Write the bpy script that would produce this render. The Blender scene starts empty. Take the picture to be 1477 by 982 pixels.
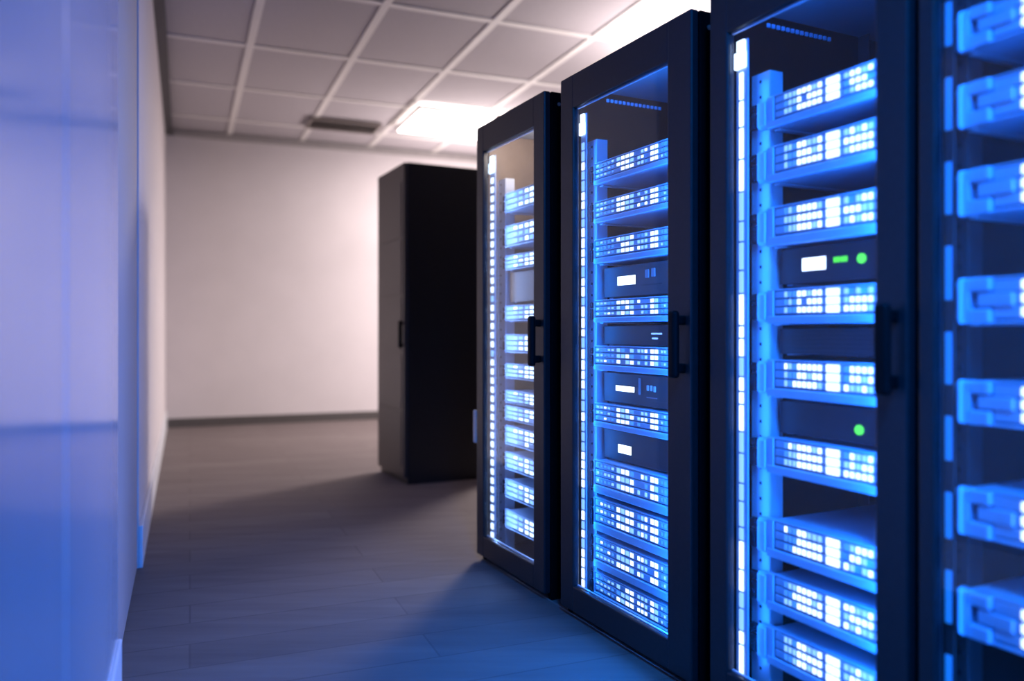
import bpy, bmesh, math, random
from mathutils import Matrix, Vector
rnd = random.Random(11)
SC = bpy.context.scene
COL = SC.collection

# ------------------------------------------------------------------ camera geometry (used to measure real positions)
F, CX, CY, EYE = 1150.0, 738.5, 478.0, 1.12
TH = math.atan((CX - 165) / F)
D = (math.sin(TH), -math.cos(TH))            # along the rack fronts, towards the camera
P = (math.cos(TH), math.sin(TH))             # into the racks
_z0 = F / 361.0
P0 = ((808 - CX) / F * _z0, _z0)             # front left foot of the middle rack


def loc(x, y, q):
    """distance along the rack row and height above the floor on the plane q behind the fronts"""
    t = (x - CX) / F
    A = P0[0] + q * P[0]
    B = P0[1] + q * P[1]
    s = (t * B - A) / (D[0] - t * D[1])
    z = B + s * D[1]
    return s, (CY - y) / F * z + EYE


# ------------------------------------------------------------------ materials
def nodes_mat(name):
    m = bpy.data.materials.new(name)
    m.use_nodes = True
    nt = m.node_tree
    return m, nt, nt.nodes['Principled BSDF'], nt.nodes, nt.links


def pbr(name, col, rough=0.5, metal=0.0, spec=0.5, var=0.06, scale=14.0, bump=0.0, stretch=(1, 1, 1)):
    m, nt, b, N, L = nodes_mat(name)
    tc = N.new('ShaderNodeTexCoord')
    mp = N.new('ShaderNodeMapping')
    mp.inputs['Scale'].default_value = stretch
    nz = N.new('ShaderNodeTexNoise')
    nz.inputs['Scale'].default_value = scale
    nz.inputs['Detail'].default_value = 4
    L.new(tc.outputs['Object'], mp.inputs['Vector'])
    L.new(mp.outputs['Vector'], nz.inputs['Vector'])
    rp = N.new('ShaderNodeValToRGB')
    rp.color_ramp.elements[0].position = 0.3
    rp.color_ramp.elements[1].position = 0.7
    rp.color_ramp.elements[0].color = [max(0, c * (1 - var)) for c in col] + [1]
    rp.color_ramp.elements[1].color = [min(1, c * (1 + var)) for c in col] + [1]
    L.new(nz.outputs['Fac'], rp.inputs['Fac'])
    L.new(rp.outputs['Color'], b.inputs['Base Color'])
    b.inputs['Roughness'].default_value = rough
    b.inputs['Metallic'].default_value = metal
    b.inputs['Specular IOR Level'].default_value = spec
    if bump:
        bp = N.new('ShaderNodeBump')
        bp.inputs['Strength'].default_value = bump
        bp.inputs['Distance'].default_value = 0.01
        L.new(nz.outputs['Fac'], bp.inputs['Height'])
        L.new(bp.outputs['Normal'], b.inputs['Normal'])
    return m


def glow(name, col, strength):
    m, nt, b, N, L = nodes_mat(name)
    b.inputs['Base Color'].default_value = [c * 0.5 for c in col] + [1]
    b.inputs['Emission Color'].default_value = list(col) + [1]
    b.inputs['Emission Strength'].default_value = strength
    b.inputs['Roughness'].default_value = 0.3
    return m


def glass(name, tint):
    m = bpy.data.materials.new(name)
    m.use_nodes = True
    nt = m.node_tree
    N, L = nt.nodes, nt.links
    N.clear()
    o = N.new('ShaderNodeOutputMaterial')
    mx = N.new('ShaderNodeMixShader')
    tr = N.new('ShaderNodeBsdfTransparent')
    gl = N.new('ShaderNodeBsdfGlossy')
    fr = N.new('ShaderNodeFresnel')
    tr.inputs['Color'].default_value = list(tint) + [1]
    gl.inputs['Roughness'].default_value = 0.03
    gl.inputs['Color'].default_value = (0.95, 0.95, 0.95, 1)
    ge = N.new('ShaderNodeNewGeometry')
    mr = N.new('ShaderNodeMapRange')           # the same reflectance on both faces of the pane
    mr.inputs['To Min'].default_value = 1.52
    mr.inputs['To Max'].default_value = 1 / 1.52
    L.new(ge.outputs['Backfacing'], mr.inputs['Value'])
    L.new(mr.outputs['Result'], fr.inputs['IOR'])
    L.new(fr.outputs['Fac'], mx.inputs['Fac'])
    L.new(tr.outputs['BSDF'], mx.inputs[1])
    L.new(gl.outputs['BSDF'], mx.inputs[2])
    L.new(mx.outputs['Shader'], o.inputs['Surface'])
    return m


def floor_mat():
    m, nt, b, N, L = nodes_mat('floor_vinyl')
    tc = N.new('ShaderNodeTexCoord')
    mp = N.new('ShaderNodeMapping')
    mp.inputs['Rotation'].default_value = (0, 0, math.radians(-22))
    mp.inputs['Scale'].default_value = (0.6, 5.0, 1)
    nz = N.new('ShaderNodeTexNoise')
    nz.inputs['Scale'].default_value = 2.2
    nz.inputs['Detail'].default_value = 6
    nz.inputs['Roughness'].default_value = 0.6
    br = N.new('ShaderNodeTexBrick')
    br.inputs['Color1'].default_value = (0.175, 0.145, 0.143, 1)
    br.inputs['Color2'].default_value = (0.15, 0.122, 0.121, 1)
    br.inputs['Mortar'].default_value = (0.13, 0.106, 0.105, 1)
    br.inputs['Scale'].default_value = 1.0
    br.inputs['Brick Width'].default_value = 1.6
    br.inputs['Row Height'].default_value = 0.22
    br.inputs['Mortar Size'].default_value = 0.004
    mp2 = N.new('ShaderNodeMapping')
    mp2.inputs['Rotation'].default_value = (0, 0, math.radians(-22))
    L.new(tc.outputs['Object'], mp.inputs['Vector'])
    L.new(tc.outputs['Object'], mp2.inputs['Vector'])
    L.new(mp.outputs['Vector'], nz.inputs['Vector'])
    L.new(mp2.outputs['Vector'], br.inputs['Vector'])
    mx = N.new('ShaderNodeMixRGB')
    mx.blend_type = 'MULTIPLY'
    mx.inputs['Fac'].default_value = 0.55
    rp = N.new('ShaderNodeValToRGB')
    rp.color_ramp.elements[0].position = 0.3
    rp.color_ramp.elements[1].position = 0.7
    rp.color_ramp.elements[0].color = (0.6, 0.58, 0.58, 1)
    rp.color_ramp.elements[1].color = (1, 1, 1, 1)
    L.new(nz.outputs['Fac'], rp.inputs['Fac'])
    L.new(br.outputs['Color'], mx.inputs['Color1'])
    L.new(rp.outputs['Color'], mx.inputs['Color2'])
    L.new(mx.outputs['Color'], b.inputs['Base Color'])
    b.inputs['Roughness'].default_value = 0.7
    b.inputs['Specular IOR Level'].default_value = 0.12
    return m


M = {
    'wall': pbr('wall_paint', (0.65, 0.595, 0.61), 0.75, var=0.02, scale=3, bump=0.02),
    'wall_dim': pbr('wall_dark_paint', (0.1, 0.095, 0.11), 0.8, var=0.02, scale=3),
    'recess': pbr('recess_shade', (0.36, 0.32, 0.34), 0.7, var=0.02, scale=3),  # darker than the wall: shade of the recess put into the colour
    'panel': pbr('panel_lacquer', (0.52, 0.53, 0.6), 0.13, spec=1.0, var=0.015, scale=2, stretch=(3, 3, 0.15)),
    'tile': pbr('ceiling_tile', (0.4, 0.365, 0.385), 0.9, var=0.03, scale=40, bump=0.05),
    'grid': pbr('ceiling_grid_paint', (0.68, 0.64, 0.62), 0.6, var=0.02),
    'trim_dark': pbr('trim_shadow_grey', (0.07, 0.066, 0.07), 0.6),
    'trim_grey': pbr('trim_mid_grey', (0.34, 0.31, 0.31), 0.6),
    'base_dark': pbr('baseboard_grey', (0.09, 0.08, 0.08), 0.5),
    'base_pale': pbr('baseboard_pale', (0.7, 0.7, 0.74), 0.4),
    'floor': floor_mat(),
    'black': pbr('rack_powder_coat', (0.014, 0.015, 0.02), 0.42, spec=0.5, var=0.15, scale=60),
    'side': pbr('rack_side_black', (0.003, 0.003, 0.004), 0.7, spec=0.03, var=0.15, scale=60),
    'brown_reflect': pbr('rack_inner_reflect', (0.2, 0.15, 0.12), 0.5, var=0.1),  # brown of the wall mirrored in the door glass, put into the lining
    'roof_in': pbr('rack_roof_grey', (0.3, 0.34, 0.4), 0.45, var=0.05),
    'black_in': pbr('rack_inner_black', (0.02, 0.02, 0.026), 0.5, var=0.1),
    'cab': pbr('cabinet_powder_coat', (0.016, 0.014, 0.015), 0.33, spec=0.5, var=0.15, scale=40),
    'cab_door': pbr('cabinet_door_reflect', (0.05, 0.04, 0.038), 0.4, spec=0.5, var=0.1, scale=40),  # browner than the body: reflected wall painted into the door colour
    'rubber': pbr('handle_black', (0.004, 0.004, 0.005), 0.5, spec=0.12),
    'rail': pbr('rail_zinc', (0.62, 0.68, 0.8), 0.38, metal=0.25, var=0.05),
    'steel': pbr('server_steel', (0.5, 0.62, 0.78), 0.42, metal=0.1, var=0.05),
    'bezel': pbr('server_bezel', (0.42, 0.56, 0.74), 0.36, metal=0.1, var=0.05),
    'groove': pbr('bezel_groove', (0.06, 0.1, 0.19), 0.5),
    'latch': pbr('latch_black', (0.006, 0.008, 0.016), 0.6, spec=0.05),
    'unit': pbr('unit_grey', (0.055, 0.052, 0.06), 0.45, var=0.1),
    'unit2': pbr('unit_black', (0.012, 0.014, 0.022), 0.45, var=0.1),
    'brown': pbr('blank_plate_brown', (0.22, 0.09, 0.03), 0.5, var=0.1),
    'button': pbr('button_grey', (0.3, 0.33, 0.4), 0.4),
    'pale': pbr('pale_metal', (0.6, 0.54, 0.5), 0.4),
    'channel': pbr('strip_channel', (0.45, 0.6, 0.85), 0.35, var=0.03),
    'cap': pbr('strip_connector', (0.85, 0.83, 0.85), 0.4, var=0.02),
    'lens': glow('light_diffuser', (1.0, 0.9, 0.84), 8.0),
    'led_a': glow('led_white', (0.74, 0.87, 1.0), 2.4),
    'led_b': glow('led_ice', (0.32, 0.62, 1.0), 1.3),
    'led_c': glow('led_blue', (0.08, 0.36, 1.0), 0.9),
    'led_d': glow('led_deep_blue', (0.01, 0.25, 0.9), 0.8),
    'lcd': glow('display_white', (0.8, 0.9, 1.0), 3.0),
    'green': glow('led_green', (0.12, 0.95, 0.06), 1.3),
    'glass': glass('door_glass', (0.93, 0.96, 1.0)),
    'vent': pbr('vent_grey', (0.2, 0.165, 0.155), 0.6),
    'vent_in': pbr('vent_dark', (0.02, 0.018, 0.018), 0.8),
    'screw': pbr('screw_steel', (0.6, 0.6, 0.6), 0.3, metal=0.8),
}


# ------------------------------------------------------------------ mesh helpers
class MB:
    def __init__(self):
        self.bm = bmesh.new()
        self.mi = 0
        self.mats = []

    def use(self, key):
        if key not in self.mats:
            self.mats.append(key)
        self.mi = self.mats.index(key)
        return self

    def box(self, a, b, bev=0.0, seg=2, mx=None):
        cx = [(a[i] + b[i]) / 2 for i in range(3)]
        sz = [max(1e-5, abs(b[i] - a[i])) for i in range(3)]
        t = bmesh.new()
        bmesh.ops.create_cube(t, size=1.0, matrix=Matrix.Translation(cx) @ Matrix.Diagonal((*sz, 1)))
        if bev:
            bmesh.ops.bevel(t, geom=list(t.edges), offset=min(bev, min(sz) * 0.49), segments=seg, profile=0.5, affect='EDGES')
        return self._merge(t, mx)

    def cyl(self, c, axis, r, h, n=16, r2=None, mx=None):
        t = bmesh.new()
        rot = Vector((0, 0, 1)).rotation_difference(Vector(axis)).to_matrix().to_4x4()
        bmesh.ops.create_cone(t, cap_ends=True, segments=n, radius1=r, radius2=r if r2 is None else r2, depth=h,
                              matrix=Matrix.Translation(c) @ rot)
        return self._merge(t, mx)

    def prism(self, pts, z0, z1):
        """polygon in x-z pulled along y"""
        t = bmesh.new()
        f = [t.verts.new((x, z0, z)) for x, z in pts]
        g = [t.verts.new((x, z1, z)) for x, z in pts]
        n = len(pts)
        t.faces.new(f)
        t.faces.new(g[::-1])
        for i in range(n):
            t.faces.new((f[i], g[i], g[(i + 1) % n], f[(i + 1) % n]))
        bmesh.ops.recalc_face_normals(t, faces=t.faces)
        return self._merge(t, None)

    def _merge(self, t, mx):
        if mx is not None:
            bmesh.ops.transform(t, matrix=mx, verts=t.verts)
        vm = {}
        for v in t.verts:
            vm[v] = self.bm.verts.new(v.co)
        for f in t.faces:
            try:
                nf = self.bm.faces.new([vm[v] for v in f.verts])
                nf.material_index = self.mi
            except ValueError:
                pass
        t.free()
        return self

    def build(self, name, mat=None, parent=None, mx=None):
        me = bpy.data.meshes.new(name)
        if mx is not None:
            bmesh.ops.transform(self.bm, matrix=mx, verts=self.bm.verts)
        self.bm.to_mesh(me)
        self.bm.free()
        for k in ([mat] if mat else self.mats):
            me.materials.append(M[k])
        o = bpy.data.objects.new(name, me)
        COL.objects.link(o)
        if parent:
            o.parent = parent
        return o


def tag(o, label, cat, group=None):
    o['label'] = label
    o['category'] = cat
    if group:
        o['group'] = group
    return o


def thing(name, label, cat, at, rz=0.0, group=None, parent=None):
    o = bpy.data.objects.new(name, None)
    o.empty_display_size = 0.1
    COL.objects.link(o)
    o.location = at
    o.rotation_euler = (0, 0, rz)
    return tag(o, label, cat, group)


def struct(o):
    o['kind'] = 'structure'
    return o


# ------------------------------------------------------------------ the room
RA = math.atan((CX - 265) / F)
E1 = (-math.sin(RA), math.cos(RA))
E2 = (math.cos(RA), math.sin(RA))
RM = Matrix(((E2[0], E1[0], 0, 0), (E2[1], E1[1], 0, 0), (0, 0, 1, 0), (0, 0, 0, 1)))   # room frame: x = from left wall, y = towards back wall
BL, BR, AF, AB, H = -0.1975, 6.2, -3.2, 10.1, 3.48


def room(name, mat, *boxes, bev=0.0):
    mb = MB().use(mat)
    for a, b in boxes:
        mb.box(a, b, bev)
    return struct(mb.build(name, None, None, RM))


room('floor', 'floor', ((BL - 0.3, AF - 0.1, -0.1), (BR + 0.1, AB + 0.1, 0)))
room('wall_back', 'wall', ((BL - 0.3, AB, 0), (BR + 0.1, AB + 0.1, H)))
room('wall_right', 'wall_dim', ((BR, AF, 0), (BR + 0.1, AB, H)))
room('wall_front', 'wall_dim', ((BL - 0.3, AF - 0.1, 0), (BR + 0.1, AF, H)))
A_PAN, A_PIL = 2.6, 4.16                     # where the glossy panel ends and the far stretch of wall begins
room('wall_left', 'wall', ((BL - 0.3, AF, 0), (BL - 0.12, AB, H)), ((BL - 0.12, AF, 0), (BL, A_PAN, H)),
     ((BL - 0.12, A_PIL, 0), (BL, AB, H)), ((BL - 0.12, A_PAN, 2.9), (BL - 0.004, A_PIL, H)))
d1 = room('recess_infill', 'recess', ((BL - 0.119, A_PAN + 0.004, 0.005), (BL - 0.006, A_PIL - 0.004, 2.895)), bev=0.004)  # nearly flush infill, its darker colour imitates a shaded recess
d1['label'] = 'grey mauve infill in the left wall, darkened like a shaded recess'
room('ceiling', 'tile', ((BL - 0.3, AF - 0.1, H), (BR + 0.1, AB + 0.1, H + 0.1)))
gb = MB().use('grid')
for b in [0.505 + 0.8425 * k for k in range(7)]:
    gb.box((b - 0.03, AF, H - 0.012), (b + 0.03, AB, H - 0.0005))
for a in [5.65 + 1.25 * k for k in range(-7, 4)]:
    gb.box((BL, a - 0.03, H - 0.0105), (BR, a + 0.03, H - 0.0004))
g = struct(gb.build('trim_1', None, None, RM))
g['label'] = 'pale metal grid bars between the ceiling tiles'
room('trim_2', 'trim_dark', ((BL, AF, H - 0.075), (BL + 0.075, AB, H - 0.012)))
room('trim_3', 'trim_grey', ((BL + 0.08, AB - 0.05, H - 0.08), (BR, AB, H - 0.0125)))
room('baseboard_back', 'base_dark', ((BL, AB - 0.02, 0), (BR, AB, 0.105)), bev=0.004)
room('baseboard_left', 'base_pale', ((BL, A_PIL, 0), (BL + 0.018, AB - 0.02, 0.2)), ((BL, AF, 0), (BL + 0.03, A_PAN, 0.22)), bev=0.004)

# glossy wall panel at the left edge of the view: tall boards with fine vertical joints
wp = thing('wall_panel', 'tall glossy white wall panel filling the left edge, tinted blue', 'wall panel', RM @ Vector((BL, 0, 0.22)), 0)
wp.rotation_euler = (0, 0, RA)
pa = [AF + 0.02, -1.6, 0.0, 1.46, A_PAN - 0.03]
for i in range(4):
    mb = MB().use('panel').box((0.001, pa[i] + 0.002, 0.001), (0.022, pa[i + 1] - 0.002, H - 0.22 - 0.08), 0.006)
    mb.build('board', None, wp)
MB().use('trim_grey').box((0.001, A_PAN - 0.028, 0.001), (0.018, A_PAN - 0.008, H - 0.3), 0.003).build('edge_strip', None, wp)

# ceiling light
cl = thing('ceiling_light', 'bright white rectangular light panel in the ceiling', 'ceiling light', RM @ Vector((3.2, 8.4, H - 0.06)), RA)
lx, ly = 0.95, 0.48
fr = MB().use('grid')
fr.box((-lx - 0.03, -ly - 0.03, -0.025), (lx + 0.03, -ly, 0.016), 0.004).box((-lx - 0.03, ly, -0.025), (lx + 0.03, ly + 0.03, 0.016), 0.004)
fr.box((-lx - 0.03, -ly, -0.025), (-lx, ly, 0.016), 0.004).box((lx, -ly, -0.025), (lx + 0.03, ly, 0.016), 0.004)
fr.build('frame', None, cl)
MB().use('lens').box((-lx, -ly, -0.03), (lx, ly, 0.035), 0.012, 3).build('diffuser', None, cl)

# ceiling vent
cv = thing('ceiling_vent', 'small dark slotted air vent in the ceiling', 'vent', RM @ Vector((1.68, 9.1, H - 0.03)), RA)
vx, vy = 0.37, 0.19
MB().use('vent_in').box((-vx, -vy, 0.0), (vx, vy, 0.012)).build('backing', None, cv)
fr = MB().use('vent')
fr.box((-vx - 0.03, -vy - 0.03, -0.012), (vx + 0.03, -vy, 0.014), 0.003).box((-vx - 0.03, vy, -0.012), (vx + 0.03, vy + 0.03, 0.014), 0.003)
fr.box((-vx - 0.03, -vy, -0.012), (-vx, vy, 0.014), 0.003).box((vx, -vy, -0.012), (vx + 0.03, vy, 0.014), 0.003)
fr.build('frame', None, cv)
sl = MB().use('vent')
for k in range(7):
    y = -vy + (k + 0.5) * 2 * vy / 7
    sl.box((-vx, -0.012, -0.0015), (vx, 0.012, 0.0015), mx=Matrix.Translation((0, y, -0.004)) @ Matrix.Rotation(0.6, 4, 'X'))
sl.build('louvre', None, cv)

# ------------------------------------------------------------------ racks
ROT = math.atan2(D[1], D[0])
RH = 2.12                                      # rack height
G0, G1 = 0.13, 1.99                            # glass opening


def W3(s, q, z=0.0):
    return Vector((P0[0] + s * D[0] + q * P[0], P0[1] + s * D[1] + q * P[1], z))


def make_rack(label, s0, s1, g0, g1, strip, rail, diode, lamp, mid=None, handle=True, depth=0.8, inner='black_in', dark=False, roofcol=None, roofgain=1.5, aisle=27, liner=None):
    """s0..s1 outer width, g0..g1 glass, strip = (s, half width, q), rail = (s left edge, s right edge, q)"""
    w = s1 - s0
    r = thing('server_rack', label, 'server rack', W3(s0, 0), ROT, 'glass-door server racks')
    T = 0.028
    q0 = 0.034
    sd = lambda a: MB().use('side').box((a, q0, 0.0), (a + T, depth, RH), 0.004)
    sd(0).build('side_panel', None, r)
    sd(w - T).build('side_panel', None, r)
    MB().use(inner).box((T, depth - 0.02, 0.06), (w - T, depth, RH - 0.03)).build('back_panel', None, r)
    MB().use('roof_in').box((T, q0, RH - 0.03), (w - T, depth, RH - 0.002), 0.002).build('roof', None, r)
    MB().use('black_in').box((T, q0, 0.02), (w - T, depth, 0.06), 0.002).build('base', None, r)
    # door
    a, b = g0 - s0, g1 - s0
    dm = MB().use('black')
    dm.box((0.001, 0, 0.03), (a, 0.03, RH), 0.006).box((b, 0, 0.03), (w - 0.001, 0.03, RH), 0.006)
    dm.box((a - 0.004, 0.0005, G1), (b + 0.004, 0.03, RH - 0.0005), 0.005).box((a - 0.004, 0.0005, 0.0305), (b + 0.004, 0.03, G0), 0.005)
    dr = dm.build('door', None, r)
    MB().use('glass').box((a + 0.0005, 0.012, G0 + 0.0005), (b - 0.0005, 0.018, G1 - 0.0005)).build('glass_pane', None, dr)
    gk = MB().use('rail')                      # slim bright bead round the pane
    gk.box((b - 0.004, 0.019, G0), (b, 0.027, G1))
    gk.box((a, 0.019, G1 - 0.004), (b, 0.027, G1)).box((a, 0.019, G0), (b, 0.027, G0 + 0.004))
    gk.build('glazing_bead', None, dr)
    if handle:
        hx = w - 0.034
        hm = MB().use('rubber').box((hx - 0.018, -0.055, 0.975), (hx + 0.018, -0.028, 1.185), 0.011, 3)
        hm.box((hx - 0.012, -0.034, 0.99), (hx + 0.012, -0.0005, 1.02), 0.006).box((hx - 0.012, -0.034, 1.14), (hx + 0.012, -0.0005, 1.17), 0.006)
        hm.build('handle', None, dr)
    sc_ = MB().use('screw')
    sc_.cyl((w - 0.0005, 0.07, RH - 0.05), (1, 0, 0), 0.008, 0.006, 10)
    sc_.build('screw', None, r)
    # mounting rails, left and mirrored right
    ra, rb, rq = rail[0] - s0, rail[1] - s0, rail[2]
    for side in (0, 1):
        c2 = w if mid is None else 2 * (mid - s0)
        f = (lambda x: x) if side == 0 else (lambda x: c2 - x)
        mb = MB().use('black_in' if dark else 'rail')
        xs = sorted((f(ra), f(rb)))
        mb.box((xs[0], rq, 0.061), (xs[1], rq + 0.004, 1.865), 0.0015)
        xi = sorted((f(rb), f(rb - 0.004)))
        mb.box((xi[0], rq + 0.004, 0.061), (xi[1], rq + 0.05, 1.865), 0.001)
        mb.use('latch')
        zc = f(ra + (rb - ra) * 0.5)
        for k in range(40):
            zz = 0.1 + k * 0.0445
            mb.box((zc - 0.004, rq - 0.0006, zz), (zc + 0.004, rq + 0.0006, zz + 0.009))
        mb.build('mounting_rail', None, r)
        # back rail
        MB().use('black_in').box((min(f(0.03), f(0.07)), 0.6, 0.061), (max(f(0.03), f(0.07)), 0.605, RH - 0.031)).build('rear_rail', None, r)
    if liner:
        MB().use(liner).box((T + 0.0003, q0 + 0.02, 0.07), (T + 0.004, depth - 0.03, RH - 0.032)).build('reflect_liner', None, r)  # sheet added to carry the painted reflection
    # row of vent clips along the top of the inner left wall
    vm = MB().use('channel')
    for k in range(14):
        y = 0.2 + k * 0.02
        vm.box((T, y, RH - 0.066), (T + 0.006, y + 0.012, RH - 0.053), 0.001)
    if liner:
        vm.bm.free()
    else:
        vm.build('roof_vent', None, r)
    # LED strip
    sx, sh, sq = strip[0] - s0, strip[1], strip[2]
    st = MB().use('black_in' if dark else 'channel').box((sx - sh, sq, G0 - 0.02), (sx + sh, sq + 0.006, G1 - 0.02), 0.002).build('light_strip', None, r)
    dm = MB()
    zz = G0 - 0.01
    hw = sh * diode[4]
    while zz < 1.86:
        ln = diode[0] + rnd.random() * diode[1]
        k = rnd.random()
        dm.use('led_d' if dark else ('led_a' if k < diode[3] else 'led_b'))
        dm.box((sx - hw, sq - 0.004, zz), (sx + hw, sq - 0.0003, min(zz + ln, 1.875)), 0.001, 1)
        zz += ln + diode[2]
    dm.build('diodes', None, st)
    MB().use('black_in' if dark else 'led_a').box((sx - sh * 0.9, sq - 0.012, 1.885), (sx + sh * 0.9, sq - 0.0003, 1.935), 0.004).box(
        (sx - sh * 0.55, sq - 0.01, 1.936), (sx + sh * 0.75, sq - 0.0003, 1.968), 0.003).build('connector', None, st)
    # slim lamp for the strip's own light; unseen door and roof fills added
    e, colr = lamp
    zx = Vector((0.62, 0.78, 0)).normalized()
    yx = Vector((0, 0, 1))
    outw = Matrix((yx.cross(zx), yx, zx)).transposed().to_euler()
    for nm, x, y, z, sxx, syy, en, rot in (
            ('aisle_fill', b - 0.008, 0.044, 1.0, 0.02, 1.7, aisle, outw),
            ('strip_lamp', sx + sh + 0.012, sq - 0.002, 1.0, 0.02, 1.7, e, None),
            ('roof_fill', w * 0.5, 0.045 if not liner else 0.095, RH - 0.075 if not liner else RH - 0.1, w * 0.6 if not liner else 0.1, 0.03, e * roofgain, Matrix(((1, 0, 0), (0, -0.57, -0.82), (0, 0.82, -0.57))).to_euler() if not liner else Vector((0.8, -0.45, 0.35)).to_track_quat('Z', 'Y').to_euler())):
        ld = bpy.data.lights.new(nm, 'AREA')
        ld.shape = 'RECTANGLE'
        ld.size, ld.size_y = sxx, syy
        ld.energy = en
        ld.color = roofcol if (roofcol and nm == 'roof_fill') else colr
        lo = bpy.data.objects.new(nm, ld)
        COL.objects.link(lo)
        lo.parent = r
        lo.location = (x, y, z)
        if rot is None:
            # long side vertical, shining across the server fronts
            dirv = Vector((1, 0.25, 0)).normalized()
            zax = -dirv
            yax = Vector((0, 0, 1))
            xax = yax.cross(zax)
            lo.rotation_euler = Matrix((xax, yax, zax)).transposed().to_euler()
        else:
            lo.rotation_euler = rot
    return r


def led(mb, x0, x1, z0, z1, y, probs):
    k = rnd.random()
    mb.use('led_a' if k < probs[0] else ('led_b' if k < probs[0] + probs[1] else 'led_c'))
    mb.box((x0, y - 0.0016, z0), (x1, y - 0.0002, z1), 0.0009, 1)


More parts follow.
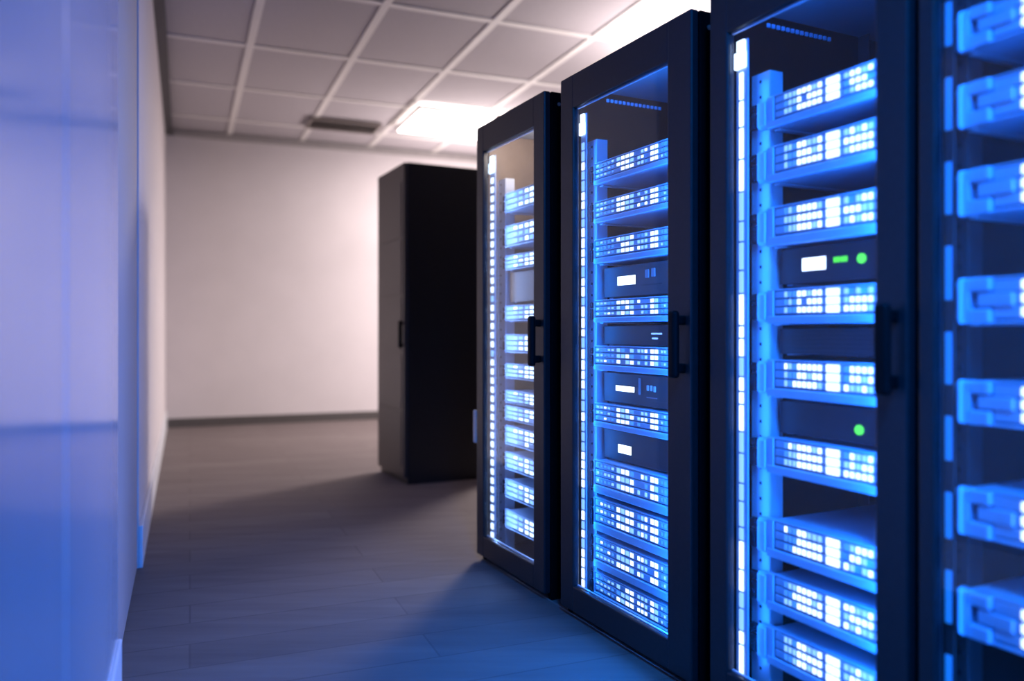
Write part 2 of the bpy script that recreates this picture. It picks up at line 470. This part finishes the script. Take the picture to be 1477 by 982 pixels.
def server_parts(root, w, h, style, depth=0.5):
    """local frame: x across from the left end of the front, y into the rack, z up; origin at the left foot of the front"""
    ew = {'A': 0.05, 'B': 0.0, 'C': 0.0, 'D': 0.0}[style]
    MB().use('steel').box((0.014, 0.0165, 0.002), (w - 0.014, depth, h - 0.002), 0.003).build('chassis', None, root)
    bz = MB().use('bezel')
    lip = 0.27 * h if style in 'AB' else 0.1 * h
    top = 0.05 * h
    rows = 3
    rh = (h - lip - top) / rows
    bz.use('groove').box((0.004, 0.006, 0.004), (w - 0.004, 0.016, h - 0.004))
    bz.use('bezel')
    bz.box((0, -0.004, 0), (w, 0.0158, lip - 0.004), 0.004, 3)                  # chin
    bz.box((0, 0.0, h - top), (w, 0.0158, h), 0.002, 2)                         # top lip
    if style == 'C':
        # rounded pull grip at the left end, then long ribs
        bz.box((0, -0.012, 0), (0.03, 0.0158, h), 0.008, 3)
        bz.box((0.028, -0.012, h * 0.70), (0.075, 0.0158, h), 0.006, 3)
        bz.box((0.028, -0.012, 0), (0.075, 0.0158, h * 0.32), 0.006, 3)
        bz.box((0.045, -0.006, h * 0.36), (0.12, 0.0155, h * 0.66), 0.004, 2)
    for k in range(rows):
        z0 = lip + k * rh
        x0 = {'A': 0.03, 'B': 0.008, 'C': 0.076, 'D': 0.008}[style]
        bz.box((x0, 0.0006, z0 + 0.0012), (w - 0.006, 0.0157, z0 + rh - 0.0022), 0.002, 1)
    if style != 'C':
        bz.box((0.0, -0.002, lip * 0.6), (0.026 if style == 'A' else 0.006, 0.0157, h - 0.001), 0.003, 2)
    bz.box((w - 0.006, -0.002, 0.0), (w, 0.0157, h - 0.001), 0.002, 2)
    bz.build('front_bezel', None, root)
    # ears
    for side in (0, 1):
        em = MB().use('steel')
        e0 = -0.038 if style == 'A' else -0.014
        xa, xb = (e0, -0.0008) if side == 0 else (w + 0.0008, w - e0)
        if style == 'A':
            em.box((xa, 0.001, 0.006), (xb, 0.012, h - 0.006), 0.005, 3)
            hx0, hx1 = (xa + 0.006, xb) if side == 0 else (xa, xb - 0.006)
            em.box((hx0, -0.008, 0.01), (hx1, 0.0015, h - 0.01), 0.007, 3)
        else:
            em.box((xa, 0.004, 0.008), (xb, 0.012, h - 0.008), 0.003, 2)
        em.build('mounting_ear', None, root)
        lm = MB().use('latch')
        g_ = (0.028, -0.0012) if style == 'A' else (0.012, 0.004)
        la, lb = (xa - g_[0], xa + g_[1]) if side == 0 else (xb - g_[1], xb + g_[0])
        lm.box((la, -0.003, h * 0.12), (lb, 0.0115, h * 0.60), 0.003, 2).box((la, -0.002, h * 0.66), (lb, 0.0115, h * 0.9), 0.003, 2)
        if style != 'C':
            lm.build('latch', None, root)
        else:
            lm.bm.free()
    y = 0.0006

    def block(cols, probs, rows_=3, gap=0.17, top_t=0.0):
        mb = MB()
        n = 0
        for k in range(rows_):
            zr = (h - top - lip) / rows_
            z0 = lip + k * zr
            for c in cols:
                x0, x1, pr = c if len(c) == 3 else (c[0], c[1], probs)
                if rnd.random() < pr[3]:
                    continue
                led(mb, x0, x1, z0 + zr * gap, z0 + zr * (1 - gap), y, pr)
                n += 1
        if n:
            mb.build('light_block', None, root)

    def cols(x0, x1, n, fill=0.72):
        st = (x1 - x0) / n
        return [(x0 + i * st, x0 + i * st + st * fill) for i in range(n)]

    if style == 'A':
        a = cols(0.066, 0.112, 3, 0.7)
        b = cols(0.112, 0.200, 5, 0.74)
        block([(c[0], c[1], (0.1, 0.4, 0, 0.0)) for c in a] + [(c[0], c[1], (0.9, 0.1, 0, 0.02)) for c in b], None)
        block([(0.210, 0.253)], (1, 0, 0, 0), gap=0.08)
        block([(c[0], c[1], (0.75 if i else 0.3, 0.3, 0, 0.04)) for i, c in enumerate(cols(0.267, 0.358, 5, 0.72))], None)
        if w > 0.37:
            block([(0.361, 0.368)], (0.0, 0.4, 0, 0.0))
    elif style == 'B':
        dim = (0.07, 0.45, 0, 0.0)
        br = (0.6, 0.35, 0, 0.05)
        block([(c[0], c[1], dim) for c in cols(0.02, 0.145, 5, 0.62)], None, 3, 0.33)
        block([(c[0], c[1], br) for c in cols(0.155, 0.268, 4, 0.74)], None, 3, 0.2)
        block([(c[0], c[1], (0.35, 0.5, 0, 0.12)) for c in cols(0.285, 0.349, 3, 0.66)], None, 3, 0.24)
        block([(c[0], c[1], (0.85, 0.15, 0, 0.02)) for c in cols(0.361, 0.408, 2, 0.8)], None, 3, 0.18)
        block([(c[0], c[1], (0.0, 0.4, 0, 0.0)) for c in cols(0.42, 0.452, 2, 0.6)], None, 3, 0.3)
    elif style == 'C':
        block([(c[0], c[1], (0.95, 0.05, 0, 0.0)) for c in cols(0.134, 0.29, 7, 0.7)], None)
        block([(0.315, 0.35)], (1, 0, 0, 0), gap=0.1)
    else:
        block([(c[0], c[1], (0.35, 0.6, 0, 0.05)) for c in cols(0.09, 0.2, 2, 0.66)], None, 3, 0.24)
        block([(c[0], c[1], (0.75, 0.25, 0, 0.03)) for c in cols(0.205, 0.30, 2, 0.7)], None, 3, 0.18)
        block([(c[0], c[1], (0.4, 0.5, 0, 0.1)) for c in cols(0.305, 0.37, 2, 0.7)], None, 3, 0.22)


def bracket(rack, x, w, z, q):
    """ledges fixed to the rack on which a unit rests"""
    for xa, xb in ((x + 0.006, x + 0.03), (x + w - 0.03, x + w - 0.006)):
        MB().use('rail').box((xa, q + 0.022, z - 0.004), (xb, q + 0.5, z - 0.0003)).build('support_ledge', None, rack)


def put_server(rack, s0, s, w, z0, z1, q, style, label, group):
    o = thing('rack_server', label, 'server', W3(s, q, z0), ROT, group)
    server_parts(o, w, z1 - z0, style)
    bracket(rack, s - s0, w, z0, q)
    return o


def put_unit(rack, s0, s, w, z0, z1, q, label, name='control_unit', body='unit', depth=0.4, extra=None, cat='control unit'):
    o = thing(name, label, cat, W3(s, q, z0), ROT)
    h = z1 - z0
    MB().use(body).box((0.004, 0.0105, 0.001), (w - 0.004, depth, h - 0.001), 0.002).build('casing', None, o)
    MB().use(body).box((0, 0, 0), (w, 0.010, h), 0.003).box((0.02, -0.0008, h * 0.12), (w - 0.02, 0.0005, h * 0.2)).build('faceplate', None, o)
    if extra:
        extra(o, h)
    bracket(rack, s - s0, w, z0, q)
    return o


ORD = ['topmost', 'second', 'third', 'fourth', 'fifth', 'sixth', 'seventh', 'eighth', 'ninth', 'tenth', 'eleventh', 'twelfth']


def ordinal(i, n):
    return 'topmost' if i == 0 else ('lowest' if i == n - 1 else ORD[i] + ' from top')


# ---- middle rack
BLUE = (0.01, 0.2, 1.0)
r2s = 0.0
rack2 = make_rack('black glass-door server rack between its two lit neighbours, grey control units inside', 0.0, 0.809, loc(836, CY, 0.03)[0], 0.688,
                  (loc(841.5, CY, 0.045)[0], 0.02, 0.045), (0.085, 0.152, 0.075), (0.026, 0.012, 0.007, 0.6, 0.45), (3.0, (0.012, 0.22, 1.0)))
Q2 = 0.06
L2, W2 = 0.157, 0.496
ys = [(236, 268), (291.5, 323), (346, 381), (433, 465), (498, 533), (580, 614), (661, 709), (715, 763), (770, 816), (822, 860)]
for i, (a, b) in enumerate(ys):
    z1, z0 = loc(857, a, Q2)[1], loc(857, b, Q2)[1]
    put_server(rack2, r2s, L2, W2, z0, z1, Q2, 'B',
               'blue lit server, %s in the middle rack with grey control units' % ordinal(i, len(ys)), 'servers in the middle rack')


def lcd(o, x0, x1, z0, z1, key='lcd', name='display_screen', bars=0):
    mb = MB().use('unit2').box((x0 - 0.004, -0.0015, z0 - 0.004), (x1 + 0.004, -0.0002, z1 + 0.004), 0.001, 1)
    mb.use(key)
    if bars:
        st = (x1 - x0) / bars
        for i in range(bars):
            mb.box((x0 + i * st, -0.0028, z0), (x0 + i * st + st * 0.95, -0.0014, z1))
    else:
        mb.box((x0, -0.0028, z0), (x1, -0.0014, z1))
    mb.build(name, None, o)


def buttons(o, pts, sz, key='button', name='button'):
    for x, z in pts:
        MB().use(key).box((x - sz[0], -0.004, z - sz[1]), (x + sz[0], -0.0004, z + sz[1]), 0.002, 2).build(name, None, o)


Q2b = 0.095
UL2 = 0.172
UW2 = 0.466


def u2(ya, yb, label, extra, body='unit'):
    z1, z0 = loc(880, ya, Q2b)[1], loc(880, yb, Q2b)[1]
    put_unit(rack2, r2s, UL2, UW2, z0 + 0.008, z1 - 0.002, Q2b, label, extra=extra, body=body)


def px2(x):                                    # position on the unit front of the middle rack
    return loc(x, CY, Q2b)[0] - UL2


def ex_a(o, h):
    lcd(o, px2(891.5), px2(917), h * 0.37, h * 0.66)
    buttons(o, [(px2(934), h * 0.66), (px2(943), h * 0.68)], (0.011, 0.015))
    MB().use('unit2').box((px2(926), -0.001, h * 0.3), (px2(955), 0.0002, h * 0.34)).build('slot', None, o)


def ex_b(o, h):
    MB().use('led_b').box((px2(940), -0.002, h * 0.55), (px2(955), -0.0003, h * 0.63)).box((px2(941), -0.002, h * 0.32), (px2(949), -0.0003, h * 0.40)).build('status_light', None, o)


def ex_c(o, h):
    lcd(o, px2(889), px2(915.5), h * 0.40, h * 0.58)
    buttons(o, [(px2(923), h * 0.62)], (0.006, 0.03))
    buttons(o, [(px2(935), h * 0.60), (px2(940), h * 0.60), (px2(945), h * 0.58)], (0.006, 0.010), 'cap')
    MB().use('button').box((px2(933), -0.0016, h * 0.28), (px2(948), -0.0003, h * 0.31)).build('slot', None, o)


def ex_d(o, h):
    lcd(o, px2(892.5), px2(911), h * 0.28, h * 0.56)


u2(385, 432, 'grey control unit with white display and two square buttons', ex_a)
u2(469, 500, 'dark slim unit with two tiny pale lights in the middle rack', ex_b, 'unit2')
u2(536, 582, 'grey control unit with slim line display and row of tiny buttons', ex_c)
u2(618, 664, 'dark control unit with one small white display, no buttons', ex_d, 'unit2')

# ---- far glass-door rack
r1s = -0.825
rack1 = make_rack('black glass-door server rack next to the solid black cabinet, dotted white light strip', r1s, -0.132, loc(705, CY, 0.03)[0], -0.23,
                  (loc(710.5, CY, 0.045)[0], 0.028, 0.045), (loc(716, CY, 0.105)[0], loc(729, CY, 0.105)[0], 0.105),
                  (0.028, 0.0, 0.016, 0.97, 0.5), (4.5, (0.25, 0.45, 1.0)), inner='brown_reflect', roofcol=(1.0, 0.78, 0.6), roofgain=0.55, aisle=5, liner='brown_reflect')
Q1 = 0.09
L1 = loc(729, CY, Q1)[0]
W1 = 2 * (-0.4785 - L1)
ys = [(279, 307), (326, 357), (369, 390), (441, 463), (482, 508), (524, 545), (562, 580), (584, 605), (613, 640), (651, 676), (690, 716), (734, 760)]
for i, (a, b) in enumerate(ys):
    z1, z0 = loc(730, a, Q1)[1], loc(730, b, Q1)[1]
    put_server(rack1, r1s, L1, W1, z0, z1, Q1, 'D',
               'small pale blue server, %s in the rack beside the solid cabinet' % ordinal(i, len(ys)), 'servers in the rack beside the cabinet')
z1, z0 = loc(738, 393, 0.11)[1], loc(738, 436, 0.11)[1]
put_unit(rack1, r1s, L1 + 0.012, W1 - 0.024, z0, z1, 0.11, 'brown blank plate below the third server of the rack beside the cabinet',
         name='blank_plate', body='brown', depth=0.06, cat='blank plate')
sh = loc(684, 590, 0.0)
MB().use('pale').box((-0.05, 0.002, loc(687, 640, 0)[1]), (-0.012, 0.022, loc(687, 592, 0)[1]), 0.008, 3).box(
    (-0.014, 0.005, loc(687, 630, 0)[1]), (0.0005, 0.02, loc(687, 602, 0)[1]), 0.002).build('side_handle', None, rack1)

# ---- near rack with the green lights
r3s = 0.892
rack3 = make_rack('large black glass-door server rack with black pull handle and green status lights', r3s, 1.561, loc(1060, CY, 0.03)[0], 1.473,
                  (loc(1070, CY, 0.045)[0], 0.024, 0.045), (0.99, 1.062, 0.075), (0.03, 0.06, 0.006, 0.55, 0.34), (1.4, BLUE), mid=1.066 + 0.373 / 2)
Q3 = 0.06
L3, W3w = 1.066, 0.373
ys = [(141, 187), (213, 265), (300, 356), (418, 467), (518, 571), (629, 681), (746, 801), (824, 876), (901, 955)]
for i, (a, b) in enumerate(ys):
    z1, z0 = loc(1106, a, Q3)[1], loc(1106, b, Q3)[1]
    put_server(rack3, r3s, L3, W3w, z0, z1, Q3, 'A',
               'bright blue server, %s in the rack with green status lights' % ordinal(i, len(ys)), 'servers in the rack with green lights')
Q3b = 0.10
UL3, UW3 = 1.075, 0.355


def px3(x):
    return loc(x, CY, Q3b)[0] - UL3


def pz3(x, y, z0):
    return loc(x, y, Q3b)[1] - z0


def u3(ya, yb, label, extra, name='control_unit', cat='control unit'):
    z1, z0 = loc(1120, ya, Q3b)[1], loc(1120, yb, Q3b)[1]
    ex = (lambda o, h: extra(o, h, z0)) if extra else None
    z0 += 0.006
    return put_unit(rack3, r3s, UL3, UW3, z0, z1, Q3b, label, name=name, body='unit2', extra=ex, cat=cat)


def ex_p(o, h, z0):
    za, zb = pz3(1158, 391, z0), pz3(1158, 373, z0)
    lcd(o, px3(1158), px3(1192), za, zb, bars=4)
    mb = MB().use('green')
    xs = [1203, 1208, 1213.5, 1218.5]
    zc = pz3(1212, 374, z0)
    for i, x in enumerate(xs):
        a = px3(x)
        b = px3(x + 3.8)
        mb.box((a, -0.002, zc - 0.007), (a + 0.003, -0.0004, zc + 0.007))
        mb.box((b - 0.003, -0.002, zc - 0.007), (b, -0.0004, zc + 0.007))
        mb.box((a, -0.002, zc + (0.004 if i % 2 else -0.002)), (b, -0.0004, zc + (0.007 if i % 2 else 0.002)))
    mb.build('status_text', None, o)
    MB().use('green').cyl((px3(1243.5), -0.002, pz3(1243.5, 372.5, z0)), (0, 1, 0), 0.0125, 0.004, 20).build('status_light', None, o)


def ex_q(o, h, z0):
    MB().use('green').cyl((px3(1240), -0.002, pz3(1240, 620, z0)), (0, 1, 0), 0.0125, 0.004, 20).build('status_light', None, o)


def ex_v(o, h, z0):
    mb = MB().use('black_in')
    for k in range(5):
        mb.box((0.03, -0.003, h * (0.14 + 0.16 * k)), (UW3 - 0.03, -0.0003, h * (0.2 + 0.16 * k)), 0.001, 1)
    mb.build('vent_grille', None, o)


u3(361, 414, 'black control unit with white display, green text and round green light', ex_p)
u3(474, 513, 'black slotted unit between fourth and fifth servers beside the pull handle', ex_v, 'vent_unit', 'vent unit')
u3(576, 626, 'black unit with only one round green light', ex_q)

# ---- nearest rack, cut off by the frame
r4s = 1.583
rack4 = make_rack('black server rack cut off at the right edge, out-of-focus blue servers', r4s, 2.283, loc(1361, CY, 0.03)[0], 2.18,
                  (loc(1369, CY, 0.04)[0], 0.012, 0.04), (loc(1372, CY, 0.068)[0], loc(1383, CY, 0.05)[0] + 0.009, 0.068),
                  (0.09, 0.03, 0.07, 0.0, 0.6), (0.8, BLUE), dark=True)
Q4 = 0.05
L4 = loc(1383, CY, Q4)[0]
W4 = 2 * (1.933 - L4)
ys = [(20, 77), (125, 187), (248, 313), (402, 467), (547, 609), (700, 768), (845, 912)]
for i, (a, b) in enumerate(ys):
    z1, z0 = loc(1383, a, Q4)[1], loc(1383, b, Q4)[1]
    put_server(rack4, r4s, L4, W4, z0, z1, Q4, 'C',
               'blurred blue server with pull grip, %s at the right edge' % ordinal(i, len(ys)), 'servers in the cut off rack')

# ---- solid black cabinet
zc = 5.8
cx_ = (583 - CX) / F * zc
wC, hC, dC = 0.65, 2.356, 0.8
cab = thing('equipment_cabinet', 'solid black cabinet without glass, standing farthest back before the wall', 'cabinet',
            (cx_ - wC * D[0], zc - wC * D[1], 0), ROT)
MB().use('cab').box((0, 0.026, 0.0), (wC, dC, hC), 0.006).build('body', None, cab)
dm = MB().use('cab_door').box((0.002, 0, 0.05), (wC - 0.002, 0.025, hC - 0.004), 0.005)
cd = dm.build('door', None, cab)
dm = MB()
for k in range(5):
    dm.use('cab_door').box((0.05, -0.006, 0.13 + k * 0.42), (wC - 0.05, -0.0003, 0.13 + k * 0.42 + 0.405), 0.004)
dm.build('door_panel', None, cd)
MB().use('rubber').box((wC - 0.04, -0.035, 1.0), (wC - 0.018, -0.012, 1.2), 0.007, 3).box((wC - 0.038, -0.014, 1.01), (wC - 0.02, -0.0004, 1.03)).box(
    (wC - 0.038, -0.014, 1.17), (wC - 0.02, -0.0004, 1.19)).build('handle', None, cd)

# ------------------------------------------------------------------ lights
def area(name, at, to, sx, sy, e, col):
    ld = bpy.data.lights.new(name, 'AREA')
    ld.shape = 'RECTANGLE'
    ld.size, ld.size_y, ld.energy, ld.color = sx, sy, e, col
    o = bpy.data.objects.new(name, ld)
    COL.objects.link(o)
    o.location = at
    o.rotation_euler = (Vector(to) - Vector(at)).to_track_quat('-Z', 'Y').to_euler()
    return o


# added blue fill above the aisle, second white lamp behind the row of racks
area('blue_fill', (0.45, 0.2, 3.4), (1.05, 2.0, 0.9), 0.3, 1.4, 80, (0.006, 0.24, 1.0)).data.spread = 1.5
c = RM @ Vector((4.7, 8.3, H - 0.05))
area('rear_ceiling_lamp', c, c - Vector((0, 0, 1)), 1.3, 0.7, 540, (1.0, 0.89, 0.87)).rotation_euler.z = RA
area('ceiling_fill', (1.55, 6.3, 2.65), (1.5, 6.32, 3.48), 0.9, 0.4, 60, (1.0, 0.89, 0.87)).data.spread = 2.8  # unseen light added behind the racks to brighten the ceiling
area('ceiling_fill', (0.05, 9.3, 2.2), (-0.35, 9.3, 3.48), 0.5, 0.5, 56, (1.0, 0.89, 0.87)).data.spread = 2.7  # likewise added, for the bright ceiling around the light panel

w = bpy.data.worlds.new('World')
SC.world = w
w.use_nodes = True
w.node_tree.nodes['Background'].inputs['Color'].default_value = (0.02, 0.03, 0.06, 1)
w.node_tree.nodes['Background'].inputs['Strength'].default_value = 0.2

# ------------------------------------------------------------------ camera
cam = bpy.data.cameras.new('Camera')
co = bpy.data.objects.new('Camera', cam)
COL.objects.link(co)
co.location = (0, 0, EYE)
co.rotation_euler = (math.radians(90), 0, 0)
cam.sensor_fit = 'HORIZONTAL'
cam.sensor_width = 36
cam.lens = 36 * F / 1477
cam.shift_y = -13 / 1477
cam.clip_start = 0.02
cam.dof.use_dof = True
cam.dof.focus_distance = 2.9
cam.dof.aperture_fstop = cam.lens / 1000 / 0.03
SC.camera = co

SC.view_settings.view_transform = 'Standard'
SC.view_settings.look = 'None'
SC.view_settings.exposure = 0.0
SC.view_settings.gamma = 1.0
SC.view_settings.use_curve_mapping = False
SC.cycles.max_bounces = 8
SC.cycles.diffuse_bounces = 2
SC.cycles.transparent_max_bounces = 16
SC.cycles.sample_clamp_indirect = 6.0
